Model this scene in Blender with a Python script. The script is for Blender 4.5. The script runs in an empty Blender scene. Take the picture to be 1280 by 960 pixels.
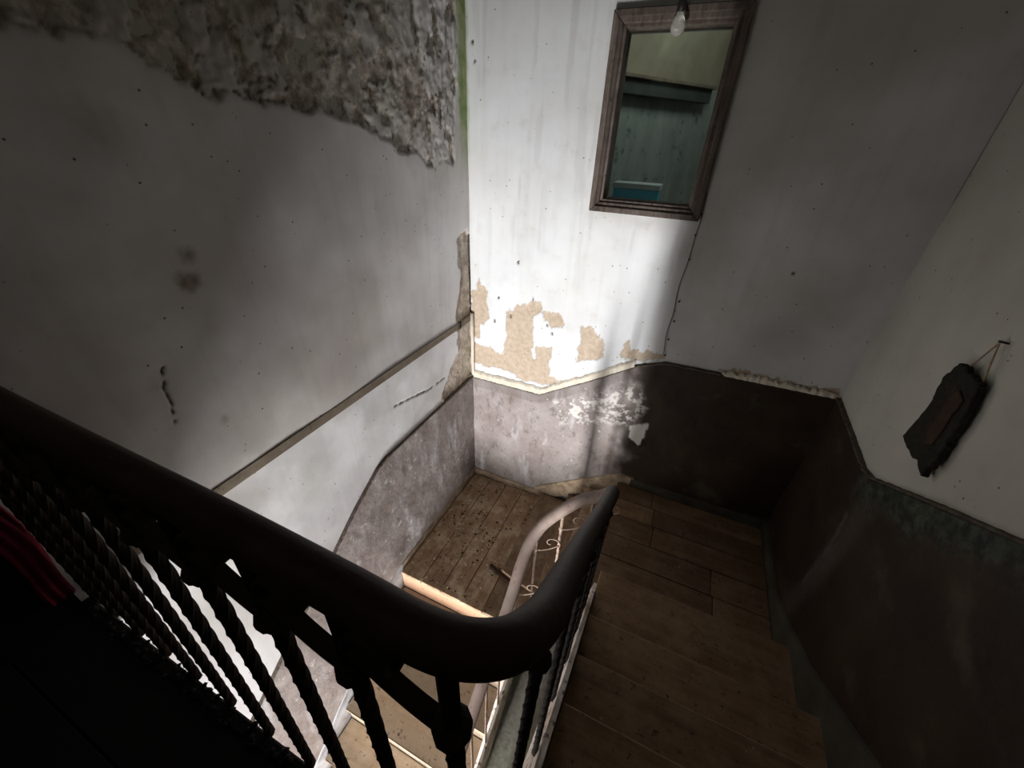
import bpy, bmesh, math, random
import numpy as np
from mathutils import Vector, Matrix
random.seed(7); rng = np.random.default_rng(11)
S = bpy.context.scene
COL = S.collection

# ------------------------------------------------------------------ camera
W = 2.319            # width between the left and right walls
cd = bpy.data.cameras.new('camera'); cam = bpy.data.objects.new('camera', cd); COL.objects.link(cam)
cam.location = (1.379, -2.4, 0.0)
cam.rotation_euler = (1.008812, -0.034197, 0.426172)
cd.sensor_width = 36; cd.lens = 493.07 / 1280 * 36; cd.clip_start = 0.02
S.camera = cam
# ------------------------------------------------------------------ world, light, exposure
wd = bpy.data.worlds.new('world'); S.world = wd; wd.use_nodes = True
wd.node_tree.nodes['Background'].inputs[0].default_value = (0.55, 0.65, 0.8, 1)
wd.node_tree.nodes['Background'].inputs[1].default_value = 0.3
def area(name, loc, target, sx, sy, power, col=(1, 1, 1), spread=180):
    l = bpy.data.lights.new(name, 'AREA'); l.shape = 'RECTANGLE'; l.size = sx; l.size_y = sy
    l.energy = power; l.color = col; l.spread = math.radians(spread)
    o = bpy.data.objects.new(name, l); COL.objects.link(o); o.location = loc
    o.rotation_euler = (Vector(target) - Vector(loc)).to_track_quat('-Z', 'Y').to_euler()
    return o
area('daylight_through_yard_door', (0.90, -5.0, -3.55), (0.90, 0, -1.2), 0.18, 2.1, 400, (1.0, 0.985, 0.97))
area('upper_fill', (0.35, -3.6, 1.6), (2.3, -0.6, -0.6), 0.7, 0.5, 1.5, (0.95, 1.0, 0.86))  # added fill lamp inside the closed shell, no window behind it
area('next_room_fill', (1.55, 0.5, 1.1), (0.8, 1.1, -0.1), 0.4, 0.4, 4.5, (0.97, 1.0, 0.95))  # added lamp that brightens the closed next room, no source modelled
area('low_side_fill', (0.04, -2.62, -2.55), (1.33, -1.75, -2.0), 0.45, 0.6, 4.5, (1.0, 0.99, 0.96), 110)  # added fill for the string and the well, the wall has no opening
S.view_settings.view_transform = 'Standard'; S.view_settings.look = 'None'
S.view_settings.exposure = 0.1; S.view_settings.gamma = 1.0
S.view_settings.use_curve_mapping = False

# ------------------------------------------------------------------ node helpers
def mat(name, rough=0.8, spec=0.3):
    m = bpy.data.materials.new(name); m.use_nodes = True
    nt = m.node_tree; b = nt.nodes['Principled BSDF']
    b.inputs['Roughness'].default_value = rough; b.inputs['Specular IOR Level'].default_value = spec
    return m, nt, b
def N(nt, t, **kw):
    n = nt.nodes.new(t)
    for k, v in kw.items():
        if k in n.inputs: n.inputs[k].default_value = v
        else: setattr(n, k, v)
    return n
def coords(nt, scale=(1, 1, 1), rot=(0, 0, 0)):
    tc = N(nt, 'ShaderNodeTexCoord'); mp = N(nt, 'ShaderNodeMapping')
    mp.inputs['Scale'].default_value = scale; mp.inputs['Rotation'].default_value = rot
    nt.links.new(tc.outputs['Object'], mp.inputs[0]); return mp.outputs[0]
def noise(nt, vec, scale, detail=5, rough=0.6, dist=0.0):
    n = N(nt, 'ShaderNodeTexNoise'); n.inputs['Scale'].default_value = scale
    n.inputs['Detail'].default_value = detail; n.inputs['Roughness'].default_value = rough
    n.inputs['Distortion'].default_value = dist; nt.links.new(vec, n.inputs['Vector']); return n.outputs[0]
def rmp(nt, fac, a, b, ca=(0, 0, 0, 1), cb=(1, 1, 1, 1)):
    r = N(nt, 'ShaderNodeValToRGB'); r.color_ramp.elements[0].position = a; r.color_ramp.elements[1].position = b
    r.color_ramp.elements[0].color = ca; r.color_ramp.elements[1].color = cb
    nt.links.new(fac, r.inputs[0]); return r.outputs[0]
def mix(nt, fac, a, b, mode='MIX'):
    m = N(nt, 'ShaderNodeMix'); m.data_type = 'RGBA'; m.blend_type = mode
    for s, v in ((0, fac), (6, a), (7, b)):
        if isinstance(v, (tuple, list)): m.inputs[s].default_value = tuple(v) + (1,) * (4 - len(v))
        elif isinstance(v, (int, float)): m.inputs[s].default_value = v
        else: nt.links.new(v, m.inputs[s])
    return m.outputs[2]
def mth(nt, op, a, b=0.0):
    m = N(nt, 'ShaderNodeMath'); m.operation = op
    for i, v in enumerate((a, b)):
        if isinstance(v, (int, float)): m.inputs[i].default_value = v
        else: nt.links.new(v, m.inputs[i])
    return m.outputs[0]
def attr(nt, name):
    a = N(nt, 'ShaderNodeAttribute'); a.attribute_name = name; return a.outputs['Fac']
def bump(nt, b, h, strength=0.3, dist=0.01):
    bp = N(nt, 'ShaderNodeBump'); bp.inputs['Strength'].default_value = strength; bp.inputs['Distance'].default_value = dist
    nt.links.new(h, bp.inputs['Height']); nt.links.new(bp.outputs[0], b.inputs['Normal'])
def setc(nt, b, c): nt.links.new(c, b.inputs['Base Color'])

# ------------------------------------------------------------------ materials
def plaster(name, paint, paint2, streak=0.10, bstr=0.25):
    """painted plaster; the vertex attributes say where the paint is gone, mouldy, cracked, sooty or painted as shade"""
    m, nt, b = mat(name, 0.85, 0.2)
    v = coords(nt); vs = coords(nt, (14, 14, 0.9))
    c = mix(nt, rmp(nt, noise(nt, v, 1.8, 6), 0.35, 0.7), paint, paint2)
    c = mix(nt, mth(nt, 'MULTIPLY', rmp(nt, noise(nt, vs, 1.0, 6), 0.5, 0.75), streak), c, (0.30, 0.28, 0.25))
    c = mix(nt, mth(nt, 'MULTIPLY', rmp(nt, noise(nt, v, 9, 8, 0.7), 0.55, 0.8), 0.25), c, (0.32, 0.28, 0.24))
    c = mix(nt, mth(nt, 'MULTIPLY', rmp(nt, noise(nt, v, 1.1, 4), 0.45, 0.7), 0.35), c, mix(nt, 1.0, c, (0.80, 0.76, 0.60), 'MULTIPLY'))
    tan = mix(nt, rmp(nt, noise(nt, v, 30, 8), 0.35, 0.65), (0.40, 0.29, 0.19), (0.56, 0.44, 0.32))
    c = mix(nt, attr(nt, 'peel'), c, tan)
    er = mix(nt, rmp(nt, noise(nt, v, 16, 10, 0.75), 0.38, 0.62), (0.17, 0.13, 0.10), (0.60, 0.55, 0.49))
    er = mix(nt, rmp(nt, noise(nt, v, 5, 4), 0.58, 0.72), er, (0.27, 0.29, 0.19))
    c = mix(nt, attr(nt, 'erode'), c, er)
    c = mix(nt, mth(nt, 'MULTIPLY', attr(nt, 'green'), rmp(nt, noise(nt, coords(nt, (60, 60, 3)), 1.0, 5), 0.1, 0.5)), c, mix(nt, rmp(nt, noise(nt, v, 12, 5), 0.4, 0.6), (0.20, 0.28, 0.08), (0.38, 0.42, 0.22)))
    c = mix(nt, attr(nt, 'stain_or_shade'), c, (0.16, 0.115, 0.08))
    c = mix(nt, attr(nt, 'dark'), c, (0.035, 0.025, 0.018))
    vo = N(nt, 'ShaderNodeTexVoronoi'); vo.inputs['Scale'].default_value = 24; nt.links.new(v, vo.inputs['Vector'])
    dots = rmp(nt, vo.outputs['Distance'], 0.06, 0.10, (1, 1, 1, 1), (0, 0, 0, 1))
    dots = mth(nt, 'MULTIPLY', dots, rmp(nt, noise(nt, v, 7, 3), 0.5, 0.54))
    c = mix(nt, dots, c, (0.10, 0.075, 0.055))
    setc(nt, b, c)
    h = mth(nt, 'ADD', noise(nt, v, 45, 8, 0.65), mth(nt, 'MULTIPLY', noise(nt, v, 7, 4), 1.6))
    bump(nt, b, h, bstr, 0.004)
    return m
M = {}
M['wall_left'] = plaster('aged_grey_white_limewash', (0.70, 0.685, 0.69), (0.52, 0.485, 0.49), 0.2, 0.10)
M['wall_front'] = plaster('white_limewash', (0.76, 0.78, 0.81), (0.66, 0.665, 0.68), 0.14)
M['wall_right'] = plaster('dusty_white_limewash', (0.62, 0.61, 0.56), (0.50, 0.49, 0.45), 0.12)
M['plain'] = plaster('plain_old_plaster', (0.40, 0.38, 0.34), (0.33, 0.31, 0.28), 0.1)
def dado_mat(name, split):
    m, nt, b = mat(name, 0.6, 0.35)
    v = coords(nt); vs = coords(nt, (7, 7, 1.6))
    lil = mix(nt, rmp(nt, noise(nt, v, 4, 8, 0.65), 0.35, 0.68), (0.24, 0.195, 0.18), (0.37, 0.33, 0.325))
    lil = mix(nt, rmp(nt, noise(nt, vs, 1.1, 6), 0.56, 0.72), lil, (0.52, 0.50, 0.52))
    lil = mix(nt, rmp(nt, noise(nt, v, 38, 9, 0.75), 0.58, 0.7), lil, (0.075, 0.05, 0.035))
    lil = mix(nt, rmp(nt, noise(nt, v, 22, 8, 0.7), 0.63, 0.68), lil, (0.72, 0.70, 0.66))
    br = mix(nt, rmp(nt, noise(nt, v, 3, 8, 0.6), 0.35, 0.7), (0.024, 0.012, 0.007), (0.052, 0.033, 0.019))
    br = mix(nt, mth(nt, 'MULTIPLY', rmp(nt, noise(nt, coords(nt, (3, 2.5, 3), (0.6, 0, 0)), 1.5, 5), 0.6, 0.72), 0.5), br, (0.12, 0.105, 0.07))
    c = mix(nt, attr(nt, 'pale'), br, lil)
    c = mix(nt, attr(nt, 'flake'), c, (0.72, 0.69, 0.66))
    c = mix(nt, attr(nt, 'green'), c, mix(nt, rmp(nt, noise(nt, v, 24, 8, 0.7), 0.42, 0.62), (0.012, 0.016, 0.010), (0.075, 0.088, 0.062)))
    c = mix(nt, attr(nt, 'dark'), c, (0.035, 0.026, 0.02))
    setc(nt, b, c)
    bump(nt, b, mth(nt, 'ADD', noise(nt, v, 40, 8, 0.7), mth(nt, 'MULTIPLY', noise(nt, v, 9, 4), 2.0)), 0.5, 0.006)
    return m
M['dado'] = dado_mat('worn_painted_dado', 0)
def wood(name, a, b_, rough=0.75, scale=(28, 1.6, 28), dusty=0.3, dust=(0.34, 0.25, 0.16), spec=0.25):
    m, nt, b = mat(name, rough, spec)
    v = coords(nt); vg = coords(nt, scale)
    g = noise(nt, vg, 1.0, 8, 0.65, 0.4)
    c = mix(nt, rmp(nt, g, 0.3, 0.72), a, b_)
    c = mix(nt, mth(nt, 'MULTIPLY', rmp(nt, noise(nt, v, 7, 8, 0.7), 0.45, 0.7), dusty), c, dust)
    c = mix(nt, mth(nt, 'MULTIPLY', rmp(nt, noise(nt, v, 34, 6, 0.7), 0.6, 0.66), 0.8), c, (0.05, 0.03, 0.02))
    oi = N(nt, 'ShaderNodeObjectInfo')
    c = mix(nt, 1.0, c, mix(nt, oi.outputs['Random'], (0.62, 0.58, 0.55), (1.25, 1.22, 1.16)), 'MULTIPLY')
    setc(nt, b, c); bump(nt, b, mth(nt, 'ADD', g, noise(nt, v, 60, 5)), 0.35, 0.003)
    return m
M['plank'] = wood('dusty_floor_boards', (0.22, 0.14, 0.09), (0.42, 0.29, 0.19), dusty=0.95, dust=(0.60, 0.49, 0.35))
M['tread'] = wood('worn_stair_wood', (0.17, 0.105, 0.06), (0.30, 0.20, 0.12), scale=(1.6, 28, 28), dusty=0.55, dust=(0.42, 0.33, 0.22))
M['tread_pale'] = wood('dust_covered_stair_wood', (0.36, 0.28, 0.21), (0.48, 0.40, 0.31), scale=(1.6, 28, 28), dusty=0.6, dust=(0.58, 0.52, 0.44))
M['riser'] = wood('bare_pale_riser_wood', (0.66, 0.40, 0.26), (0.74, 0.49, 0.34), scale=(1.2, 20, 30), dusty=0.1)
M['rail_dark'] = wood('dark_polished_handrail_wood', (0.030, 0.016, 0.011), (0.055, 0.030, 0.020), 0.62, (14, 14, 14), 0.12, (0.08, 0.06, 0.05), 0.22)
M['rail_lit_dusty'] = wood('lit_dusty_handrail_wood', (0.33, 0.25, 0.22), (0.44, 0.36, 0.33), 0.7, (14, 14, 14), 0.5, (0.50, 0.45, 0.42))  # lighter copy for the lower run: dust plus light painted into the tone
M['frame_wood'] = wood('weathered_grey_brown_frame_wood', (0.035, 0.026, 0.022), (0.17, 0.135, 0.12), 0.7, (50, 50, 4), 0.45, (0.26, 0.23, 0.22))
M['lath'] = wood('broken_brown_lath', (0.05, 0.025, 0.015), (0.09, 0.05, 0.03))
M['batten'] = wood('grey_wall_batten', (0.13, 0.105, 0.08), (0.21, 0.175, 0.14), 0.8, (28, 2, 28), 0.4, (0.34, 0.30, 0.25))
def simple(name, col, col2=None, rough=0.7, sc=20, metallic=0.0, bs=0.3, spec=0.3):
    m, nt, b = mat(name, rough, spec); v = coords(nt)
    c = mix(nt, rmp(nt, noise(nt, v, sc, 6), 0.35, 0.7), col, col2 or tuple(x * 0.7 for x in col))
    setc(nt, b, c); b.inputs['Metallic'].default_value = metallic
    bump(nt, b, noise(nt, v, sc * 2, 6), bs, 0.003); return m
M['iron'] = simple('black_wrought_iron', (0.018, 0.014, 0.012), (0.035, 0.023, 0.018), 0.75, 60, 0.0, 0.3, 0.15)
M['iron_lit_dusty'] = simple('lit_dusty_iron', (0.42, 0.32, 0.26), (0.22, 0.14, 0.10), 0.7, 60)  # paler copy of the iron, lit look and dust both in the colour
M['cream'] = simple('cream_painted_plaster', (0.76, 0.70, 0.60), (0.62, 0.55, 0.45), 0.8, 14)
M['tan'] = simple('bare_tan_plaster', (0.42, 0.32, 0.21), (0.30, 0.22, 0.14), 0.85, 18)
M['tancap'] = simple('cream_flaking_cap', (0.42, 0.33, 0.22), (0.30, 0.20, 0.12), 0.85, 26)
M['browncap'] = simple('dark_brown_dado_cap', (0.06, 0.04, 0.028), (0.12, 0.10, 0.08), 0.7, 20)
M['skirt'] = simple('tan_dusty_skirting', (0.43, 0.33, 0.23), (0.16, 0.115, 0.075), 0.85, 16, 0, 0.8)
M['skirt_dark'] = simple('dark_green_grey_skirting', (0.050, 0.042, 0.032), (0.11, 0.105, 0.08), 0.7, 6)
M['skirt_blue'] = simple('pale_blue_grey_skirting', (0.44, 0.46, 0.50), (0.24, 0.21, 0.20), 0.8, 12)
M['dirt'] = simple('dark_ledge_dirt', (0.07, 0.055, 0.04), (0.16, 0.13, 0.10), 0.9, 40)
M['black_floor'] = simple('black_stained_landing_boards', (0.012, 0.009, 0.010), (0.02, 0.014, 0.013), 0.8, 8)
M['wire'] = simple('grey_brown_cable', (0.20, 0.17, 0.15), (0.12, 0.10, 0.09), 0.6, 30)
M['clip'] = simple('dark_cable_clip', (0.03, 0.025, 0.02), None, 0.6, 30)
M['bark'] = simple('dark_rough_bark', (0.012, 0.011, 0.008), (0.030, 0.026, 0.018), 0.95, 50, 0, 1.0)
M['bark_red'] = simple('reddish_brown_inner_bark', (0.05, 0.022, 0.010), (0.018, 0.011, 0.008), 0.8, 18, 0, 0.8)
M['string'] = simple('pale_hemp_string', (0.42, 0.30, 0.18), None, 0.9, 60)
M['red'] = simple('crimson_cloth', (0.22, 0.010, 0.028), (0.12, 0.006, 0.018), 0.9, 12)
M['stone'] = simple('speckled_grey_stone_floor', (0.80, 0.80, 0.74), (0.52, 0.52, 0.46), 0.9, 26, 0, 0.6)
M['moss'] = simple('yellow_green_painted_plaster', (0.46, 0.50, 0.16), (0.60, 0.62, 0.30), 0.8, 6)
M['bulb_cap'] = simple('black_bulb_socket', (0.02, 0.018, 0.016), None, 0.4, 30)
M['blue'] = simple('light_blue_box_card', (0.16, 0.58, 0.80), (0.20, 0.66, 0.86), 0.6, 6)
M['white_card'] = simple('white_box_card', (0.75, 0.80, 0.80), None, 0.6, 10)
M['teal_wall'] = None
m, nt, b = mat('damp_green_grey_bathroom_wall', 0.7)
v = coords(nt); c = mix(nt, rmp(nt, noise(nt, coords(nt, (6, 6, 1.5)), 1.2, 6), 0.35, 0.7), (0.27, 0.30, 0.28), (0.42, 0.45, 0.42))
c = mix(nt, rmp(nt, noise(nt, v, 9, 8, 0.7), 0.56, 0.66), c, (0.12, 0.17, 0.14)); setc(nt, b, c); bump(nt, b, noise(nt, v, 30), 0.3)
M['teal_wall'] = m
M['ochre_wall'] = simple('yellowed_upper_wall', (0.40, 0.36, 0.26), (0.28, 0.25, 0.18), 0.8, 5)
M['shelf'] = simple('dark_blue_grey_shelf', (0.05, 0.06, 0.06), (0.09, 0.10, 0.09), 0.7, 8)
m, nt, b = mat('string_side_peeling_paint', 0.8); v = coords(nt)
c = mix(nt, rmp(nt, noise(nt, coords(nt, (20, 4, 4)), 1.4, 8), 0.38, 0.62), (0.42, 0.33, 0.27), (0.84, 0.78, 0.73))
c = mix(nt, rmp(nt, noise(nt, v, 26, 8), 0.56, 0.64), c, (0.07, 0.05, 0.04)); setc(nt, b, c); bump(nt, b, noise(nt, v, 30), 0.6)
M['string_side'] = m
def glassy(name, tint=(1, 1, 1)):
    m = bpy.data.materials.new(name); m.use_nodes = True; nt = m.node_tree; nt.nodes.remove(nt.nodes['Principled BSDF'])
    t = N(nt, 'ShaderNodeBsdfTransparent'); t.inputs[0].default_value = (*tint, 1)
    g = N(nt, 'ShaderNodeBsdfGlossy'); g.inputs['Roughness'].default_value = 0.03
    fr = N(nt, 'ShaderNodeFresnel'); fr.inputs[0].default_value = 1.45
    mx = N(nt, 'ShaderNodeMixShader'); nt.links.new(fr.outputs[0], mx.inputs[0]); nt.links.new(t.outputs[0], mx.inputs[1])
    nt.links.new(g.outputs[0], mx.inputs[2]); nt.links.new(mx.outputs[0], nt.nodes['Material Output'].inputs[0]); return m
M['glass'] = glassy('dusty_window_glass', (0.9, 0.95, 0.94))
m = bpy.data.materials.new('bulb_glass'); m.use_nodes = True; b = m.node_tree.nodes['Principled BSDF']
b.inputs['Base Color'].default_value = (0.95, 0.93, 0.88, 1); b.inputs['Transmission Weight'].default_value = 0.75; b.inputs['Roughness'].default_value = 0.12
M['bulb'] = m

# ------------------------------------------------------------------ mesh helpers
class MB:
    def __init__(s): s.v = []; s.f = []
    def add(s, vs, fs):
        o = len(s.v); s.v += [tuple(p) for p in vs]; s.f += [tuple(i + o for i in f) for f in fs]; return s
    def box(s, x0, x1, y0, y1, z0, z1):
        p = [(x, y, z) for z in (z0, z1) for y in (y0, y1) for x in (x0, x1)]
        return s.add(p, [(0, 2, 3, 1), (4, 5, 7, 6), (0, 1, 5, 4), (2, 6, 7, 3), (0, 4, 6, 2), (1, 3, 7, 5)])
    def prism(s, poly, h0, h1, axis=2):
        """poly in the two axes other than `axis`, extruded from h0 to h1"""
        n = len(poly); vs = []
        for h in (h0, h1):
            for a, b_ in poly:
                p = [a, b_]; p.insert(axis, h); vs.append(p)
        s.add(vs, [tuple(range(n))[::-1], tuple(range(n, 2 * n))] + [(i, (i + 1) % n, n + (i + 1) % n, n + i) for i in range(n)]); return s
    def tube(s, pts, r, n=8, closed_ends=True, twist=0.0, prof=None, up=None):
        pts = [Vector(p) for p in pts]; k = len(pts); vs = []; fs = []
        t0 = (pts[1] - pts[0]).normalized()
        a = Vector(up) if up else (Vector((0, 0, 1)) if abs(t0.z) < 0.9 else Vector((0, 1, 0)))
        for i, p in enumerate(pts):
            t = (pts[min(i + 1, k - 1)] - pts[max(i - 1, 0)]).normalized()
            if up: a = Vector(up)
            b_ = (a - t * a.dot(t)).normalized(); a = b_ if not up else a; c = t.cross(b_)
            rr = r[i] if isinstance(r, (list, tuple)) else r
            for j in range(n if not prof else len(prof)):
                if prof: qx, qy = prof[j]; qx *= rr; qy *= rr
                else: an = 2 * math.pi * j / n; qx, qy = rr * math.cos(an), rr * math.sin(an)
                if twist: ct, st = math.cos(twist * i), math.sin(twist * i); qx, qy = qx * ct - qy * st, qx * st + qy * ct
                vs.append(p + b_ * qy + c * qx)
        n = len(prof) if prof else n
        for i in range(k - 1):
            for j in range(n): fs.append((i * n + j, i * n + (j + 1) % n, (i + 1) * n + (j + 1) % n, (i + 1) * n + j))
        if closed_ends: fs += [tuple(range(n))[::-1], tuple(range((k - 1) * n, k * n))]
        return s.add(vs, fs)
    def lathe(s, prof, c, n=16, axis=2):
        vs = []; fs = []; k = len(prof)
        for r, h in prof:
            for j in range(n):
                an = 2 * math.pi * j / n; p = [r * math.cos(an), r * math.sin(an)]; p.insert(axis, h); vs.append((p[0] + c[0], p[1] + c[1], p[2] + c[2]))
        for i in range(k - 1):
            for j in range(n): fs.append((i * n + j, i * n + (j + 1) % n, (i + 1) * n + (j + 1) % n, (i + 1) * n + j))
        fs += [tuple(range(n))[::-1], tuple(range((k - 1) * n, k * n))]
        return s.add(vs, fs)
    def build(s, name, m=None, parent=None, smooth=False, bevel=0):
        me = bpy.data.meshes.new(name); me.from_pydata(s.v, [], s.f)
        bm = bmesh.new(); bm.from_mesh(me); bmesh.ops.recalc_face_normals(bm, faces=bm.faces)
        if bevel: bmesh.ops.bevel(bm, geom=[e for e in bm.edges if e.is_manifold and e.calc_face_angle(0) > 0.5], offset=bevel, segments=1, affect='EDGES')
        bm.to_mesh(me); bm.free()
        if smooth:
            for p in me.polygons: p.use_smooth = True
        o = bpy.data.objects.new(name, me); COL.objects.link(o)
        if m: me.materials.append(m)
        if parent: o.parent = parent
        return o
def tag(o, label=None, cat=None, group=None, kind=None):
    if label: o['label'] = label
    if cat: o['category'] = cat
    if group: o['group'] = group
    if kind: o['kind'] = kind
    return o
def empty(name, loc=(0, 0, 0)):
    o = bpy.data.objects.new(name, None); COL.objects.link(o); o.location = loc; o.empty_display_size = 0.1; return o
def part(mb, name, m, parent, **k):
    """child built in world coordinates under an Empty/mesh that sits at its own place"""
    off = Vector((0, 0, 0)); p = parent
    while p: off += p.location; p = p.parent
    mb.v = [tuple(Vector(q) - off) for q in mb.v]
    return mb.build(name, m, parent, **k)

# ------------------------------------------------------------------ numpy noise for the wall relief
def vnoise(x, y, seed=0):
    xi = np.floor(x).astype(np.int64); yi = np.floor(y).astype(np.int64); fx = x - xi; fy = y - yi
    fx = fx * fx * (3 - 2 * fx); fy = fy * fy * (3 - 2 * fy)
    def h(a, b): 
        n = (a * 374761393 + b * 668265263 + seed * 974634777) & 0x7fffffff
        n = ((n ^ (n >> 13)) * 1274126177) & 0x7fffffff
        return ((n ^ (n >> 16)) & 0xffff) / 65535.0
    return (h(xi, yi) * (1 - fx) + h(xi + 1, yi) * fx) * (1 - fy) + (h(xi, yi + 1) * (1 - fx) + h(xi + 1, yi + 1) * fx) * fy
def fbm(x, y, sc, oct=4, seed=0, gain=0.5):
    a = 1.0; t = 0; n = 0
    for i in range(oct): t = t + a * vnoise(x * sc, y * sc, seed + i * 17); n += a; a *= gain; sc *= 2.03
    return t / n
def sdpoly(x, y, P):
    """signed distance, negative inside"""
    d = np.full(x.shape, 1e9); ins = np.zeros(x.shape, bool); n = len(P)
    for i in range(n):
        ax, ay = P[i]; bx, by = P[(i + 1) % n]; ex, ey = bx - ax, by - ay
        t = np.clip(((x - ax) * ex + (y - ay) * ey) / (ex * ex + ey * ey + 1e-12), 0, 1)
        d = np.minimum(d, np.hypot(x - ax - t * ex, y - ay - t * ey))
        c = ((ay > y) != (by > y)) & (x < (bx - ax) * (y - ay) / (by - ay + 1e-12) + ax); ins ^= c
    return np.where(ins, -d, d)
def sdline(x, y, P):
    d = np.full(x.shape, 1e9)
    for (ax, ay), (bx, by) in zip(P[:-1], P[1:]):
        ex, ey = bx - ax, by - ay; t = np.clip(((x - ax) * ex + (y - ay) * ey) / (ex * ex + ey * ey + 1e-12), 0, 1)
        d = np.minimum(d, np.hypot(x - ax - t * ex, y - ay - t * ey))
    return d
def sm(a, b, x): t = np.clip((x - a) / (b - a), 0, 1); return t * t * (3 - 2 * t)

# pixel -> wall plane (the calibration used to place the relief on the walls, in wall metres)
_Rc = np.array(cam.rotation_euler.to_matrix())
def onp(u, v, ax, val):
    q = _Rc @ np.array([(u - 640) / 493.07, -(v - 480) / 493.07, -1.0]); C = np.array(cam.location)
    return C + (val - C[ax]) / q[ax] * q
def LW(pts): return [(onp(u, v, 0, 0)[1], onp(u, v, 0, 0)[2]) for u, v in pts]
def FW(pts): return [(onp(u, v, 1, 0)[0], onp(u, v, 1, 0)[2]) for u, v in pts]
def RW(pts): return [(onp(u, v, 0, W)[1], onp(u, v, 0, W)[2]) for u, v in pts]

def relief(name, ax, val, inward, us, vs, fn, m, hole=None, kind='structure', parent=None):
    U, V = np.meshgrid(us, vs); d, at = fn(U, V); nu, nv = len(us), len(vs)
    P = np.zeros((nv, nu, 3)); o = 1 - ax if ax < 2 else 0
    P[..., ax] = val + inward * d; P[..., o] = U; P[..., 2] = V
    idx = np.arange(nu * nv).reshape(nv, nu)
    q = np.stack([idx[:-1, :-1], idx[:-1, 1:], idx[1:, 1:], idx[1:, :-1]], -1)
    keep = np.ones(q.shape[:2], bool)
    if hole:
        cu = (us[:-1] + us[1:]) / 2; cv = (vs[:-1] + vs[1:]) / 2
        keep = ~((cu[None] > hole[0]) & (cu[None] < hole[1]) & (cv[:, None] > hole[2]) & (cv[:, None] < hole[3]))
    q = q[keep]
    # facing: towards the inside of the stairwell
    if (ax == 0 and inward > 0) or (ax == 1 and inward > 0): pass
    flip = {(0, 1): False, (0, -1): True, (1, -1): False, (1, 1): True}[(ax, inward)]
    if flip: q = q[:, ::-1]
    me = bpy.data.meshes.new(name); me.vertices.add(nu * nv); me.vertices.foreach_set('co', P.reshape(-1).astype(np.float32))
    me.loops.add(q.size); me.loops.foreach_set('vertex_index', q.reshape(-1).astype(np.int32))
    me.polygons.add(len(q)); me.polygons.foreach_set('loop_start', np.arange(0, q.size, 4, dtype=np.int32))
    me.polygons.foreach_set('use_smooth', np.ones(len(q), bool)); me.update(calc_edges=True)
    for k, a in at.items():
        A = me.attributes.new(k, 'FLOAT', 'POINT'); A.data.foreach_set('value', np.clip(a, 0, 1).reshape(-1).astype(np.float32))
    me.materials.append(m); ob = bpy.data.objects.new(name, me); COL.objects.link(ob)
    if kind: ob['kind'] = kind
    if parent: ob.parent = parent
    return ob
def axis_pts(a, b, step, fine=None):
    return np.unique(np.round(np.concatenate([np.arange(a, b, step), [b], fine if fine is not None else []]), 5))

# ------------------------------------------------------------------ WALLS
er_poly = LW([(-60, 15), (0, 27), (60, 32), (130, 42), (190, 78), (232, 97), (268, 118), (276, 134), (284, 120), (320, 124), (360, 131), (400, 136), (438, 150), (462, 160), (480, 176), (520, 193), (541, 211), (552, 204), (567, 207), (569, 150), (568, 0), (560, -300), (-400, -400)])
corner_tan = LW([(571, 300), (580, 290), (589, 290), (590, 470), (560, 505), (552, 498), (560, 470), (574, 440), (570, 390), (576, 350)])
cr1 = LW([(494, 508), (515, 497), (535, 488), (556, 472)])
cr2 = LW([(203, 460), (206, 485), (214, 500), (219, 528)])
cr3 = LW([(235, 235), (262, 243), (300, 244)])
stains = [(LW([(235, 320)])[0], .030, .8), (LW([(236, 352)])[0], .034, .9), (LW([(280, 525)])[0], .02, .55), (LW([(205, 480)])[0], .06, .3), (LW([(120, 160)])[0], .06, .35), (LW([(290, 225)])[0], .10, .25)]
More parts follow.
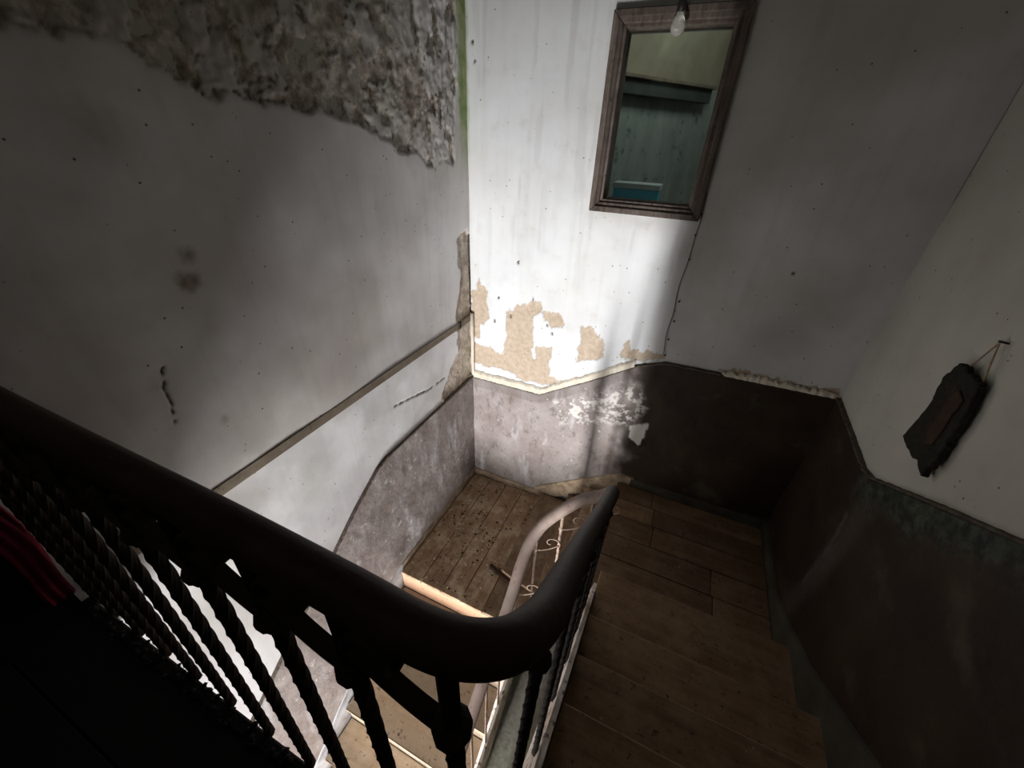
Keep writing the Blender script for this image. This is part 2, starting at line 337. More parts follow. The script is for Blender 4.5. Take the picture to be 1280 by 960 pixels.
def f_left(y, z):
    wob = (fbm(y, z, 14, 4, 3) - .5) * .07 + (fbm(y, z, 60, 3, 5) - .5) * .02
    se = sdpoly(y, z, er_poly) + wob
    er = sm(0.004, -0.006, se)
    # thick lumps and flakes left standing inside the eroded field
    isl = fbm(y, z, 9, 5, 21, .6); flake = sm(.53, .545, isl) * er
    right = sm(-.75, -.30, y)
    flake2 = sm(.44, .46, fbm(y * 1.6, z * .8, 11, 5, 31, .6)) * er * right
    fl = np.maximum(flake * .55, flake2)
    ct = sm(.004, -.004, sdpoly(y, z, corner_tan) + wob * .8)
    green = sm(-.115, -.07, y + (fbm(y, z, 20, 3, 8) - .5) * .04) * sm(-.22, .12, z + (fbm(y, z, 9, 3, 4) - .5) * .3) * .95
    crack = np.zeros_like(y)
    for c, wd_ in ((cr1, .008), (cr2, .0055)):
        crack = np.maximum(crack, sm(wd_, wd_ * .3, sdline(y, z, c) + (fbm(y, z, 45, 3, 9) - .5) * .010 + np.abs(fbm(y, z, 20, 2, 19) - .5) * .010))
    edge = np.exp(-((se / .007) ** 2)) * .75                 # darker line along the broken paint edge
    fedge = (np.exp(-(((isl - .537) / .008) ** 2)) * .8) * er
    st = np.zeros_like(y)
    for (cy, cz), r, a in stains:
        st = np.maximum(st, a * np.exp(-((y - cy) ** 2 + (z - cz) ** 2) / r ** 2 * .7) * (.5 + fbm(y, z, 50, 4, 12)))
    d = -.010 * er + .009 * fl + .022 * (fbm(y, z, 20, 5, 44, .6) - .5) * er - .012 * ct + .006 * (fbm(y, z, 60, 4, 2) - .5) * ct - .006 * crack
    d = d + (fbm(y, z, 2.2, 3, 50) - .5) * .012 - .005 * edge
    st = np.maximum(st, .22 * sm(.5, .7, fbm(y, z, 2.6, 5, 77)) * sm(-.25, -.5, y))
    st = np.maximum(st, .30 * sm(-.55, -.95, y) * sm(.40, .66, fbm(y, z, 1.5, 4, 78)))
    white = sm(-1.13, -1.17, z)                                # below the batten the wash is whiter
    pale = white
    return d, dict(peel=ct * .9, erode=np.maximum(er * (1 - fl), ct * .7), green=green * (1 - .3 * fl), stain_or_shade=np.clip(st, 0, 1) + edge * .6 * er, dark=np.maximum(crack, fedge * .5), pale=pale)
L_u = axis_pts(-2.75, 0, .0075); L_v = axis_pts(-2.9, .62, .0075)
wl = relief('wall_left', 0, 0.0, 1, L_u, L_v, f_left, M['wall_left'])
# a whiter wash below the batten
nt = M['wall_left'].node_tree; b = nt.nodes['Principled BSDF']; src = b.inputs['Base Color'].links[0].from_socket
setc(nt, b, mix(nt, attr(nt, 'pale'), src, mix(nt, 1.0, src, (1.22, 1.26, 1.30), 'MULTIPLY')))

X6 = lambda P: FW([(540 + a / 4, 330 + c / 4) for a, c in P])
peelF = [X6([(205, 385), (360, 455), (368, 380), (378, 240), (430, 205), (545, 190), (545, 240), (508, 265), (500, 460), (520, 475), (515, 420), (600, 410), (605, 470), (580, 500), (590, 560), (655, 588), (560, 605), (450, 580), (350, 525), (205, 495)]),
         X6([(195, 130), (225, 125), (235, 70), (268, 140), (275, 230), (290, 270), (250, 300), (230, 370), (195, 370)]),
         X6([(735, 310), (800, 325), (830, 360), (870, 410), (860, 470), (780, 480), (720, 490), (740, 440), (720, 425), (745, 380)]),
         X6([(945, 440), (960, 400), (985, 385), (1000, 430), (1080, 435), (1180, 470), (1060, 490), (940, 465)]),
         X6([(555, 240), (640, 250), (660, 310), (600, 320), (565, 280)]),
         FW([(900, 462), (925, 462), (985, 478), (1045, 488), (1050, 500), (920, 474)])]
holesF = [FW([(648, 328)])[0], FW([(623, 372)])[0], FW([(666, 374)])[0], FW([(618, 401)])[0], FW([(690, 418)])[0], FW([(590, 52)])[0], FW([(593, 76)])[0], FW([(992, 342)])[0], FW([(684, 407)])[0], FW([(638, 396)])[0]]
WX0, WX1, WZ0, WZ1 = .845, 1.318, -.285, .435       # clear opening in the front wall
def f_front(x, z):
    wob = (fbm(x * 1.6, z * .7, 24, 5, 61, .65) - .5) * .06
    pe = np.zeros_like(x); edge = np.zeros_like(x)
    for P in peelF:
        s_ = sdpoly(x, z, P) + wob; pe = np.maximum(pe, sm(.003, -.003, s_)); edge = np.maximum(edge, np.exp(-((s_ / .0035) ** 2)) * .35)
    sp = np.zeros_like(x)
    for (cx, cz) in holesF: sp = np.maximum(sp, sm(.009, .004, np.hypot(x - cx, (z - cz) * .6) + (fbm(x, z, 90, 2, 6) - .5) * .012))
    green = sm(.022, .004, x + (fbm(x, z, 20, 3, 66) - .5) * .02) * sm(-.25, .1, z) * .55
    st = .22 * sm(.60, .70, fbm(x * 5, z * .5, 4, 4, 71)) * sm(-1.0, -.4, z) * (x < 1.3) + .85 * sm(1.22, 1.42, x) * (.45 + .55 * sm(.35, .7, fbm(x, z, 1.7, 4, 72)))  # second term is painted shade, browning the wall past the shadow edge
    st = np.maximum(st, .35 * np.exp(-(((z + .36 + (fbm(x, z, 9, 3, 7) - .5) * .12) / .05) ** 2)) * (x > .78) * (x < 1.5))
    d = -.004 * pe - .008 * sp + (fbm(x, z, 3, 3, 80) - .5) * .008
    return d, dict(peel=pe * .85, erode=pe * 0, green=green, stain_or_shade=st * .5, dark=np.maximum(sp, edge * .6))
F_u = axis_pts(0, W, .0075, [WX0, WX1]); F_v = axis_pts(-1.9, .62, .0075, [WZ0, WZ1])
wf = relief('wall_front', 1, 0.0, -1, F_u, F_v, f_front, M['wall_front'], hole=(WX0, WX1, WZ0, WZ1))
def f_right(y, z):
    st = .30 * sm(.5, .75, fbm(y, z, 2.4, 4, 90)); lit = sm(.03, 0, np.abs(y + .03))
    return (fbm(y, z, 2.5, 3, 91) - .5) * .012, dict(peel=lit * .0, erode=lit * 0, green=st * .15, stain_or_shade=st * .25, dark=lit * 0)
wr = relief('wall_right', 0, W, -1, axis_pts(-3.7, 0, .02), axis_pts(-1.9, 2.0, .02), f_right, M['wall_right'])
tag(wl, 'tall flaking grey-white left wall with eroded plaster along its top')
tag(wf, 'white limewashed far wall with tan peeled patches and an inner window')
tag(wr, 'dim plain right wall above the stairs')
# the rest of the shell, outside the finely modelled fields
def slab(name, x0, x1, y0, y1, z0, z1, m, kind='structure', parent=None):
    o = MB().box(x0, x1, y0, y1, z0, z1).build(name, m, parent)
    if kind: o['kind'] = kind
    return o
slab('wall_left_lower', -.12, -.013, -3.7, .14, -4.65, .60, M['plain'])
slab('wall_left_upper', -.12, .0, -3.7, .14, .60, 2.0, M['plain'])
slab('wall_left_rear', -.10, .004, -3.7, -2.75, -4.65, .62, M['plain'])
slab('wall_front_lower', 0, W, .012, .14, -4.65, -1.85, M['plain'])
slab('wall_front_upper', 0, W, .0, .14, .61, 2.0, M['plain'])
slab('wall_right_lower', W + .012, W + .12, -3.7, .14, -4.65, 2.0, M['plain'])
# masonry of the front wall around the window opening
rv = MB()
rv.box(0, WX0, .012, .14, -1.85, .61); rv.box(WX1, W, .012, .14, -1.85, .61); rv.box(WX0, WX1, .012, .14, -1.85, WZ0); rv.box(WX0, WX1, .012, .14, WZ1, .61)
rv.build('wall_front_core', M['plain'])['kind'] = 'structure'
# back wall: closed upstairs, under the landing the yard doorway
DX0, DX1 = .02, 1.078
slab('wall_back', 0, W, -3.82, -3.7, -1.35, 2.0, M['plain'])
slab('wall_back_doorside', DX1, W, -2.45, -2.36, -4.65, -1.36, M['plain'])
slab('ceiling', -.12, W + .12, -3.82, .14, 2.0, 2.1, M['plain'])
slab('floor', -.5, W + .5, -7.5, .14, -4.75, -4.65, M['stone'])

# ------------------------------------------------------------------ DADO, caps, batten
def poly_at(P, x):
    xs = [p[0] for p in P]; ys = [p[1] for p in P]
    o = np.argsort(xs); return np.interp(x, np.array(xs)[o], np.array(ys)[o])
D_L = [(0, -1.665), (-.5, -1.665), (-1.08, -1.668), (-1.16, -1.69), (-1.4, -1.84), (-1.7, -2.06), (-2.0, -2.27), (-2.3, -2.50), (-2.75, -2.85)]
D_F = [(0, -1.665), (.587, -1.661), (.96, -1.428), (1.274, -1.218), (1.395, -1.185), (W, -1.165)]
D_R = [(0, -1.165), (-.58, -1.20), (-.66, -1.18), (-.96, -1.007), (-1.287, -.824), (-2.3, -.20), (-3.7, -.20)]
def dado(name, ax, val, inward, u0, u1, top, bottom, fn, parent, step=.01, th=.012):
    us = np.linspace(u0, u1, int(abs(u1 - u0) / step) + 1); K = 110; ts = np.linspace(0, 1, K)
    topz = poly_at(top, us); botz = poly_at(bottom, us) if isinstance(bottom, list) else np.full(len(us), bottom)
    V = topz[None] * (1 - ts[:, None]) + botz[None] * ts[:, None]; U = np.broadcast_to(us[None], V.shape).copy()
    topd = (topz[None] - V); dd, at = fn(U, V, topd)
    V = V + (ts[:, None] < .001) * (fbm(U, V, 30, 3, 5) - .5) * .012
    D = th + dd; P = np.zeros(V.shape + (3,)); o = 1 - ax
    P[..., ax] = val + inward * D; P[..., o] = U; P[..., 2] = V
    capP = P[0].copy(); capP[..., ax] = val - inward * .01; capP[..., 2] += .004
    allP = np.concatenate([capP[None], P]); nv, nu = allP.shape[:2]
    idx = np.arange(nu * nv).reshape(nv, nu); q = np.stack([idx[:-1, :-1], idx[:-1, 1:], idx[1:, 1:], idx[1:, :-1]], -1).reshape(-1, 4)
    me = bpy.data.meshes.new(name); me.from_pydata(allP.reshape(-1, 3).tolist(), [], q.tolist())
    bm = bmesh.new(); bm.from_mesh(me); bmesh.ops.recalc_face_normals(bm, faces=bm.faces)
    mid = bm.faces[:] ; s_ = sum(f.normal[ax] for f in mid) * inward
    if s_ < 0: bmesh.ops.reverse_faces(bm, faces=bm.faces)
    bm.to_mesh(me); bm.free()
    for k, a in at.items():
        a = np.concatenate([a[:1], a]); A = me.attributes.new(k, 'FLOAT', 'POINT'); A.data.foreach_set('value', np.clip(a, 0, 1).reshape(-1).astype(np.float32))
    for p in me.polygons: p.use_smooth = True
    me.materials.append(M['dado']); ob = bpy.data.objects.new(name, me); COL.objects.link(ob); ob.parent = parent; return ob
def fd_left(y, z, td):
    dk = np.exp(-((td / .010) ** 2)) * .7 + .35 * sm(.6, .66, fbm(y * 1.5, z, 26, 5, 15, .7)) * sm(-.7, -.1, y)
    gr = sm(-.35, -.05, y) * sm(.5, .9, td) * .6
    return (fbm(y, z, 6, 4, 13) - .5) * .012, dict(pale=np.ones_like(y), flake=sm(.76, .78, fbm(y, z, 18, 4, 14)) * .5, green=gr, dark=dk)
flk = FW([(788, 530), (812, 528), (806, 545), (798, 555), (786, 545)])
flk2 = FW([(690, 500), (800, 480), (812, 510), (790, 530), (700, 530)])
def fd_front(x, z, td):
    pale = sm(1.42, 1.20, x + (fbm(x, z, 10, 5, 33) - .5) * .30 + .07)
    fl = sm(.002, -.003, sdpoly(x, z, flk) + (fbm(x, z, 40, 3, 4) - .5) * .02)
    fl = np.maximum(fl, sm(.53, .56, fbm(x, z, 26, 5, 35, .7)) * sm(.02, -.04, sdpoly(x, z, flk2)) * .8)
    dk = np.exp(-((td / .008) ** 2)) * .7 + .45 * sm(.56, .72, fbm(x * 1.6, z * .7, 16, 6, 37, .75)) * pale * sm(.03, .10, td)
    band = sm(.055, .05, np.abs(td - .03)) * .25
    return (fbm(x, z, 7, 4, 34) - .5) * .012, dict(pale=pale, flake=fl, green=np.zeros_like(x) + .25 * sm(.6, .9, td) * pale, dark=np.clip(dk + band * pale, 0, 1))
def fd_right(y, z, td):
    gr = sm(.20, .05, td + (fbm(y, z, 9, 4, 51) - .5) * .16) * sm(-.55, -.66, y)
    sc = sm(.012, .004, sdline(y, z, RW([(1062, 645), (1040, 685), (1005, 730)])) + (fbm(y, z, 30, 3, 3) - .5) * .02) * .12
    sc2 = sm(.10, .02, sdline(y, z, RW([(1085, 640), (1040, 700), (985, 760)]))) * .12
    return (fbm(y, z, 5, 4, 52) - .5) * .014, dict(pale=np.maximum(sc, sc2) , flake=sc * .5, green=gr, dark=np.zeros_like(y))
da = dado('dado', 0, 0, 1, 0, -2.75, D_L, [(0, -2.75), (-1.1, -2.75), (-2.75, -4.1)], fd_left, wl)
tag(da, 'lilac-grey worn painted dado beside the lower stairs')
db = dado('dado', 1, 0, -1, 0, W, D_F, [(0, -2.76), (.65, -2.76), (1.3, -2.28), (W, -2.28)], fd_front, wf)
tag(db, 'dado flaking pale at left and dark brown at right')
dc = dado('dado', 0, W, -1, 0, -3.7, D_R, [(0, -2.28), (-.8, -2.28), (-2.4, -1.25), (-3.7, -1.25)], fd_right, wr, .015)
tag(dc, 'dark brown dado with a mouldy green upper edge')
def cap(name, pts, h, th, m, parent, seed=0, jag=.4, label=None):
    """irregular raised strip following a polyline of (point, inward normal)"""
    mb = MB(); P = []
    for (a, b_) in zip(pts[:-1], pts[1:]):
        a = Vector(a); b_ = Vector(b_); n = max(2, int((b_ - a).length / .012))
        P += [a.lerp(b_, i / n) for i in range(n)]
    P.append(Vector(pts[-1])); vs = []; fs = []
    r = random.Random(seed); hh = h
    d = P[-1] - P[0]; nrm = Vector((1, 0, 0)) if abs(d.x) < .01 and P[0].x < .5 else (Vector((-1, 0, 0)) if abs(d.x) < .01 else Vector((0, -1, 0)))
    for p in P:
        hh = h * (1 - jag / 2 + jag * r.random()) * .5 + hh * .5; z = Vector((0, 0, 1)); t = th * (.8 + .4 * r.random())
        vs += [p - nrm * .012, p + nrm * t, p + nrm * t + z * hh * .75, p + nrm * t * .3 + z * hh, p - nrm * .012 + z * hh]
    for i in range(len(P) - 1):
        for j in range(4): fs.append((i * 5 + j, i * 5 + j + 1, i * 5 + 6 + j, i * 5 + 5 + j))
        fs.append((i * 5 + 4, i * 5, i * 5 + 5, i * 5 + 9))
    k = len(P) - 1; fs += [(0, 1, 2, 3, 4), tuple(k * 5 + j for j in (4, 3, 2, 1, 0))]
    mb.add(vs, fs); o = mb.build(name, m, parent, smooth=False); 
    if label: tag(o, label)
    return o
cap('dado_cap', [(0, y, z) for y, z in D_L], .009, .016, M['browncap'], wl, 1)
cap('dado_cap', [(x, 0, z + .002) for x, z in D_F[:3]] + [(1.22, 0, -1.25)], .055, .015, M['cream'], wf, 2, label='cream plaster bead above the pale dado')
cap('dado_cap', [(x, 0, z) for x, z in [(1.22, -1.253), (1.395, -1.185), (1.75, -1.175)]], .012, .017, M['browncap'], wf, 3)
cap('dado_cap', [(1.72, 0, -1.176), (W, 0, -1.165)], .03, .016, M['cream'], wf, 4, 1.5, label='broken cream bead near the right corner')
cap('dado_cap', [(W, y, z) for y, z in D_R[:6]], .014, .02, M['browncap'], wr, 5)
# batten along the left wall, at the level of the upper landing, with the bead turning down the corner
bt = tag(MB().box(0, .0055, -2.30, -.015, -1.178, -1.128).build('wall_batten', M['batten'], None, bevel=.003), 'long grey horizontal batten fixed across the left wall', 'wall batten')
for yy in (-.170, -.190): part(MB().box(.0, .014, yy - .004, yy + .004, -1.176, -1.126), 'nail_clip', M['clip'], bt)
tag(MB().tube([(.012, -.012, -1.12), (.014, -.014, -1.3), (.012, -.013, -1.5), (.013, -.012, -1.63)], [.016, .013, .014, .012], 8).build('corner_bead', M['cream'], None, smooth=True), 'cream vertical bead in the far left corner above the dado', 'plaster bead')
# baseboards
def base(name, poly_top, h, ax, val, inward, th, m, zb=None):
    P = poly_top; mb = MB(); vs = []; fs = []
    for u, z in P:
        z0 = z - h
        for dn, zz in ((-.01, z0), (th, z0), (th, z - .006), (th * .5, z), (-.01, z)):
            p = [0, 0, zz]; p[ax] = val + inward * dn; p[1 - ax] = u; vs.append(p)
    for i in range(len(P) - 1):
        for j in range(5): fs.append((i * 5 + j, i * 5 + (j + 1) % 5, i * 5 + 5 + (j + 1) % 5, i * 5 + 5 + j))
    k = len(P) - 1; fs += [(0, 1, 2, 3, 4), tuple(k * 5 + j for j in range(5))]
    o = mb.add(vs, fs).build(name, m); o['kind'] = 'structure'; return o
ZL, ZR, ZU = -2.722, -2.252, -1.202
base('baseboard_left', [(0, ZL + .075), (-1.12, ZL + .055)], .09, 0, 0, 1, .018, M['skirt'])
base('baseboard_left_flight', [(-1.12, ZL + .05), (-1.25, ZL - .01), (-2.75, ZL - .01 - 1.5 * .78)], .36, 0, 0, 1, .017, M['skirt_blue'])
base('baseboard_front', [(0, ZL + .062), (.70, ZL + .062)], .075, 1, 0, -1, .026, M['skirt'])
base('baseboard_front_winders', [(.62, ZL + .09), (.70, ZL + .15), (1.0, ZL + .36), (1.30, ZR + .085), (1.40, ZR + .07)], .17, 1, 0, -1, .022, M['skirt'])
base('baseboard_front_landing', [(1.38, ZR + .065), (W, ZR + .065)], .08, 1, 0, -1, .028, M['skirt_dark'])
base('baseboard_right', [(0, ZR + .07), (-.55, ZR + .075), (-.75, ZR + .15), (-1.1, ZR + .33), (-2.3, ZU + .12), (-3.7, ZU + .12)], .36, 0, W, -1, .03, M['skirt_dark'])

# ------------------------------------------------------------------ LANDINGS, STAIRS
def plankpoly(name, poly, z0, z1, m, parent, bevel=.0025):
    return part(MB().prism(poly, z0, z1), name, m, parent, bevel=bevel)
# lower-left landing
lf = slab('landing_floor', 0.0, 1.0, -1.10, .0, ZL - .14, ZL - .03, M['tan']); tag(lf, 'dusty brown boarded half landing in the far left corner')
xb = [.019, .19, .352, .515, .685]
for i in range(4):
    y0 = -1.14 + random.uniform(-.004, .002); g = .0025
    plankpoly('plank', [(xb[i] + g, y0), (xb[i + 1] - g, y0), (xb[i + 1] - g, -.028), (xb[i] + g, -.028)], ZL - .03, ZL + random.uniform(-.002, .002), M['plank'], lf)
plankpoly('plank', [(.688, -1.14), (.80, -1.14), (.80, -.86), (.688, -.84)], ZL - .03, ZL + .001, M['plank'], lf)
plankpoly('plank', [(.803, -1.14), (1.0, -1.14), (1.0, -.88), (.803, -.87)], ZL - .03, ZL + .004, M['plank'], lf)
# winders between the two landings
wn = empty('winder_steps', (1.0, -.5, ZL)); tag(wn, 'three fanned wooden winder steps rising along the far wall', 'stairs')
hub = [(.985, -.92), (1.05, -1.0), (1.15, -1.05), (1.25, -1.05)]
def winder(poly, ztop, m=M['plank']):
    part(MB().prism(poly, ztop - .03, ztop), 'tread', m, wn, bevel=.003)
    part(MB().prism([((a - 1.0) * .985 + 1.012, (b_ + .5) * .97 - .5) for a, b_ in poly], ztop - .19, ztop - .03), 'riser', M['plank'], wn)
winder([(.690, -.03), (.915, -.03), (.99, -.9), (.80, -.87), (.690, -.84)], ZL + .055)
winder([(.925, -.025), (1.075, -.025), (1.09, -1.0), (.99, -.93)], ZL + .157)
winder([(1.085, -.025), (1.285, -.025), (1.22, -1.04), (1.095, -1.01)], ZL + .314)
# lower-right landing
rl = slab('landing_floor', 1.30, W, -.92, .0, ZR - .14, ZR - .03, M['tan']); tag(rl, 'dim boarded landing in the far right corner')
yb = [-.03, -.185, -.345, -.52, -.70, -.95]
for i in range(5):
    x0 = 1.29; cut = random.uniform(1.55, 2.0)
    for a, c in ((x0, cut), (cut, W - .03)):
        xl = max(a + .002, 1.285 + (0 if i < 4 else 0.03))
        plankpoly('plank', [(xl, yb[i + 1] + .002), (c - .002, yb[i + 1] + .002), (c - .002, yb[i] - .002), (xl, yb[i] - .002)], ZR - .03, ZR + random.uniform(-.002, .002), M['tread'], rl)
# right flight up to the upper landing
rf = empty('stair_flight', (1.8, -1.6, ZR)); tag(rf, 'shadowed brown wooden stair flight climbing along the right wall', 'stairs')
ny = [-.94, -1.31, -1.58, -1.82, -2.07]
for i, y in enumerate(ny):
    zt = ZR + (i + 1) * .175; y2 = (ny + [-2.33])[i + 1] - .02
    part(MB().box(1.352, W - .020, y2, y, zt - .032, zt), 'tread', M['tread'], rf, bevel=.006)
    part(MB().box(1.352, W - .020, y - .04, y - .02, zt - .175, zt - .032), 'riser', M['tread'], rf)
part(MB().box(1.352, W - .03, -2.352, -2.332, ZU - .175, ZU - .05), 'riser', M['tread'], rf)
# outer string of the right flight, its plastered face leaning in towards the well
sp = [(-1.02, ZR + .02), (-.99, ZR + .10), (-1.31, ZR + .36), (-1.58, ZR + .535), (-1.82, ZR + .71), (-2.07, ZR + .885), (-2.32, ZR + 1.055)]
vs = []; 
for (y, z) in sp[1:]:
    vs += [(1.336, y, z + .012), (1.353, y, z + .008), (1.353, y, z - .30), (1.290, y, z - .30)]
fs = []
for i in range(len(sp) - 2):
    for j in range(4): fs.append((i * 4 + j, i * 4 + (j + 1) % 4, i * 4 + 4 + (j + 1) % 4, i * 4 + 4 + j))
k = (len(sp) - 2) * 4; fs += [(3, 2, 1, 0), (k, k + 1, k + 2, k + 3)]
tag(part(MB().add(vs, fs), 'outer_string', M['string_side'], rf), 'pale peeling outer string facing the well')
part(MB().prism([(-.95, ZR - .14), (-2.33, ZU - .30), (-2.33, ZU - .26), (-.95, ZR - .10)], 1.352, W - .03, 0), 'soffit', M['plain'], rf)
# lower flight
fl = empty('stair_flight', (.5, -1.9, ZL - .5)); tag(fl, 'pale dusty stair flight going down along the left wall', 'stairs')
GO, RI = .228, .183
part(MB().box(.02, 1.0, -1.135, -1.112, ZL - .183, ZL - .03), 'riser', M['riser'], fl).__setitem__('label', 'bare pale orange riser board')
for i in range(1, 10):
    y = -1.14 - (i - 1) * GO; zt = ZL - i * RI
    part(MB().box(.024, .955, y - GO - .012, y + .0, zt - .032, zt), 'tread', M['tread_pale'], fl, bevel=.004)
    part(MB().box(.024, .955, y - GO + .004, y - GO + .02, zt - RI, zt - .032), 'riser', M['tread_pale'], fl)
    if i < 7: part(MB().box(.03, .95, y - GO - .0145, y - GO - .0115, zt - .008, zt + .0005), 'nosing_edge', M['skirt'], fl)
vs = []; q = [(-1.08, ZL + .03), (-1.16, ZL + .02), (-1.16 - 9 * GO, ZL + .02 - 9 * RI)]
for (y, z) in q: vs += [(.956, y, z), (.988, y, z), (.988, y, z - .30), (.956, y, z - .30)]
fs = []
for i in range(2):
    for j in range(4): fs.append((i * 4 + j, i * 4 + (j + 1) % 4, i * 4 + 4 + (j + 1) % 4, i * 4 + 4 + j))
fs += [(3, 2, 1, 0), (8, 9, 10, 11)]
part(MB().add(vs, fs), 'outer_string', M['string_side'], fl)
# curb wrapping the far end of the well
tag(part(MB().tube([(1.0, -1.08, ZL + .0), (1.01, -1.02, ZL + .06), (1.08, -1.04, ZL + .18), (1.18, -1.06, ZL + .32), (1.30, -1.05, ZR - .03), (1.34, -1.10, ZR + .05)], 1, prof=[(-.015, -.13), (.015, -.13), (.015, .03), (-.015, .03)], up=(0, 0, 1)), 'well_curb', M['string_side'], wn), 'pale curb around the end of the well')
# upper landing (the camera leans over its edge)
ul = slab('landing_floor', 0, W, -3.7, -2.33, ZU - .15, ZU - .03, M['black_floor']); tag(ul, 'black upper landing floor behind the railing')
for i in range(9):
    y1 = -2.335 - i * .15
    plankpoly('plank', [(.0, y1 - .147), (W - .03, y1 - .147), (W - .03, y1), (.0, y1)], ZU - .03, ZU, M['black_floor'], ul)
part(MB().box(0, 1.34, -2.335, -2.305, ZU - .17, ZU + .004), 'edge_board', M['black_floor'], ul, bevel=.004)
tag(slab('shade_panel_1', .006, .03, -3.7, -2.325, ZU, -.25, M['black_floor']), 'added black panel darkening the left wall beside the upper landing')  # added panel standing in for the shade beside the landing
# crust of dirt lumps on the landing edge
mb = MB()
for i in range(150):
    x = random.uniform(.05, 1.0); r = random.uniform(.003, .009); c = (x, -2.32 + random.uniform(-.02, .015), ZU + .004 + r * .4)
    mb.lathe([(r * .3, -r * .5), (r, 0), (r * .4, r * .7)], c, 5)
tag(mb.build('dirt_crust', M['black_floor']), 'crust of dark dirt lumps on the upper landing edge', 'dirt', kind='stuff')
# spandrel wall under the right flight with a yellow green painted foot
slab('wall_spandrel', 1.354, 1.40, -2.6, -.95, -4.65, ZR - .18, M['plain'])
sb = tag(MB().box(.99, 1.35, -2.0, -.3, -4.65, -3.42).build('stone_plinth', M['stone'], None, bevel=.01), 'speckled grey stone block at the bottom of the well', 'plinth')
mo = MB().box(1.235, 1.345, -1.78, -1.45, -3.42, -3.20).build('yellow_green_step', M['moss'], None, bevel=.01)
tag(mo, 'yellow-green painted step at the bottom of the well', 'step')

# ------------------------------------------------------------------ RAILING
def catmull(P, n=8):
    P = [Vector(p) for p in P]; P = [P[0] * 2 - P[1]] + P + [P[-1] * 2 - P[-2]]; out = []
    for i in range(1, len(P) - 2):
        for k in range(n):
            t = k / n; a, b_, c, d = P[i - 1:i + 3]
            out.append(.5 * ((2 * b_) + (-a + c) * t + (2 * a - 5 * b_ + 4 * c - d) * t * t + (-a + 3 * b_ - 3 * c + d) * t ** 3))
    out.append(P[-2]); return out
R_ = empty('stair_railing', (1.15, -1.7, ZR)); tag(R_, 'dark wooden handrail on twisted iron balusters curving around the open well', 'railing')
prof_rail = [(.0185 * math.cos(a) * (1 + .0 * a), .0185 * math.sin(a) * (1.0 if math.sin(a) > 0 else .95)) for a in [2 * math.pi * i / 16 for i in range(16)]]
upper = [(.0, -2.30, -.294), (.4, -2.30, -.293), (.8, -2.298, -.292), (1.05, -2.296, -.290), (1.2, -2.297, -.288), (1.27, -2.298, -.288), (1.305, -2.292, -.290), (1.328, -2.275, -.300), (1.338, -2.245, -.325), (1.341, -2.20, -.365), (1.338, -2.08, -.465), (1.336, -1.9, -.61), (1.334, -1.6, -.86), (1.330, -1.35, -1.07), (1.327, -1.2, -1.20)]
lower = [(1.327, -1.2, -1.20), (1.315, -1.13, -1.285), (1.27, -1.095, -1.36), (1.19, -1.085, -1.44), (1.10, -1.10, -1.555), (1.03, -1.13, -1.66), (.995, -1.19, -1.74), (.985, -1.27, -1.82), (.985, -1.40, -1.945), (.985, -1.73, -2.20), (.985, -2.1, -2.49), (.985, -2.6, -2.9)]
up_c = catmull(upper, 10); lo_c = catmull(lower, 8)
def grow(c, a, b_): return [a + (b_ - a) * i / (len(c) - 1) for i in range(len(c))]
part(MB().tube(up_c, [1.0 + .45 * sm(-1.9, -1.2, p.y) for p in up_c], prof=prof_rail, up=(0, 0, 1)), 'handrail', M['rail_dark'], R_, smooth=True)['label'] = 'dark polished upper handrail'
part(MB().tube(lo_c, [1.45 + .15 * min(1, i / 30) for i in range(len(lo_c))], prof=prof_rail, up=(0, 0, 1)), 'handrail', M['rail_lit_dusty'], R_, smooth=True)['label'] = 'dusty lower handrail in a painted lit tone'
def offs(c, dz): return [p + Vector((0, 0, dz)) for p in c]
sq = lambda w, h: [(-w, -h), (w, -h), (w, h), (-w, h)]
part(MB().tube(offs(up_c, -.024), 1, prof=sq(.009, .004), up=(0, 0, 1)), 'iron_flat', M['iron'], R_)
part(MB().tube(offs(lo_c, -.032), 1, prof=sq(.010, .004), up=(0, 0, 1)), 'iron_flat', M['iron_lit_dusty'], R_)
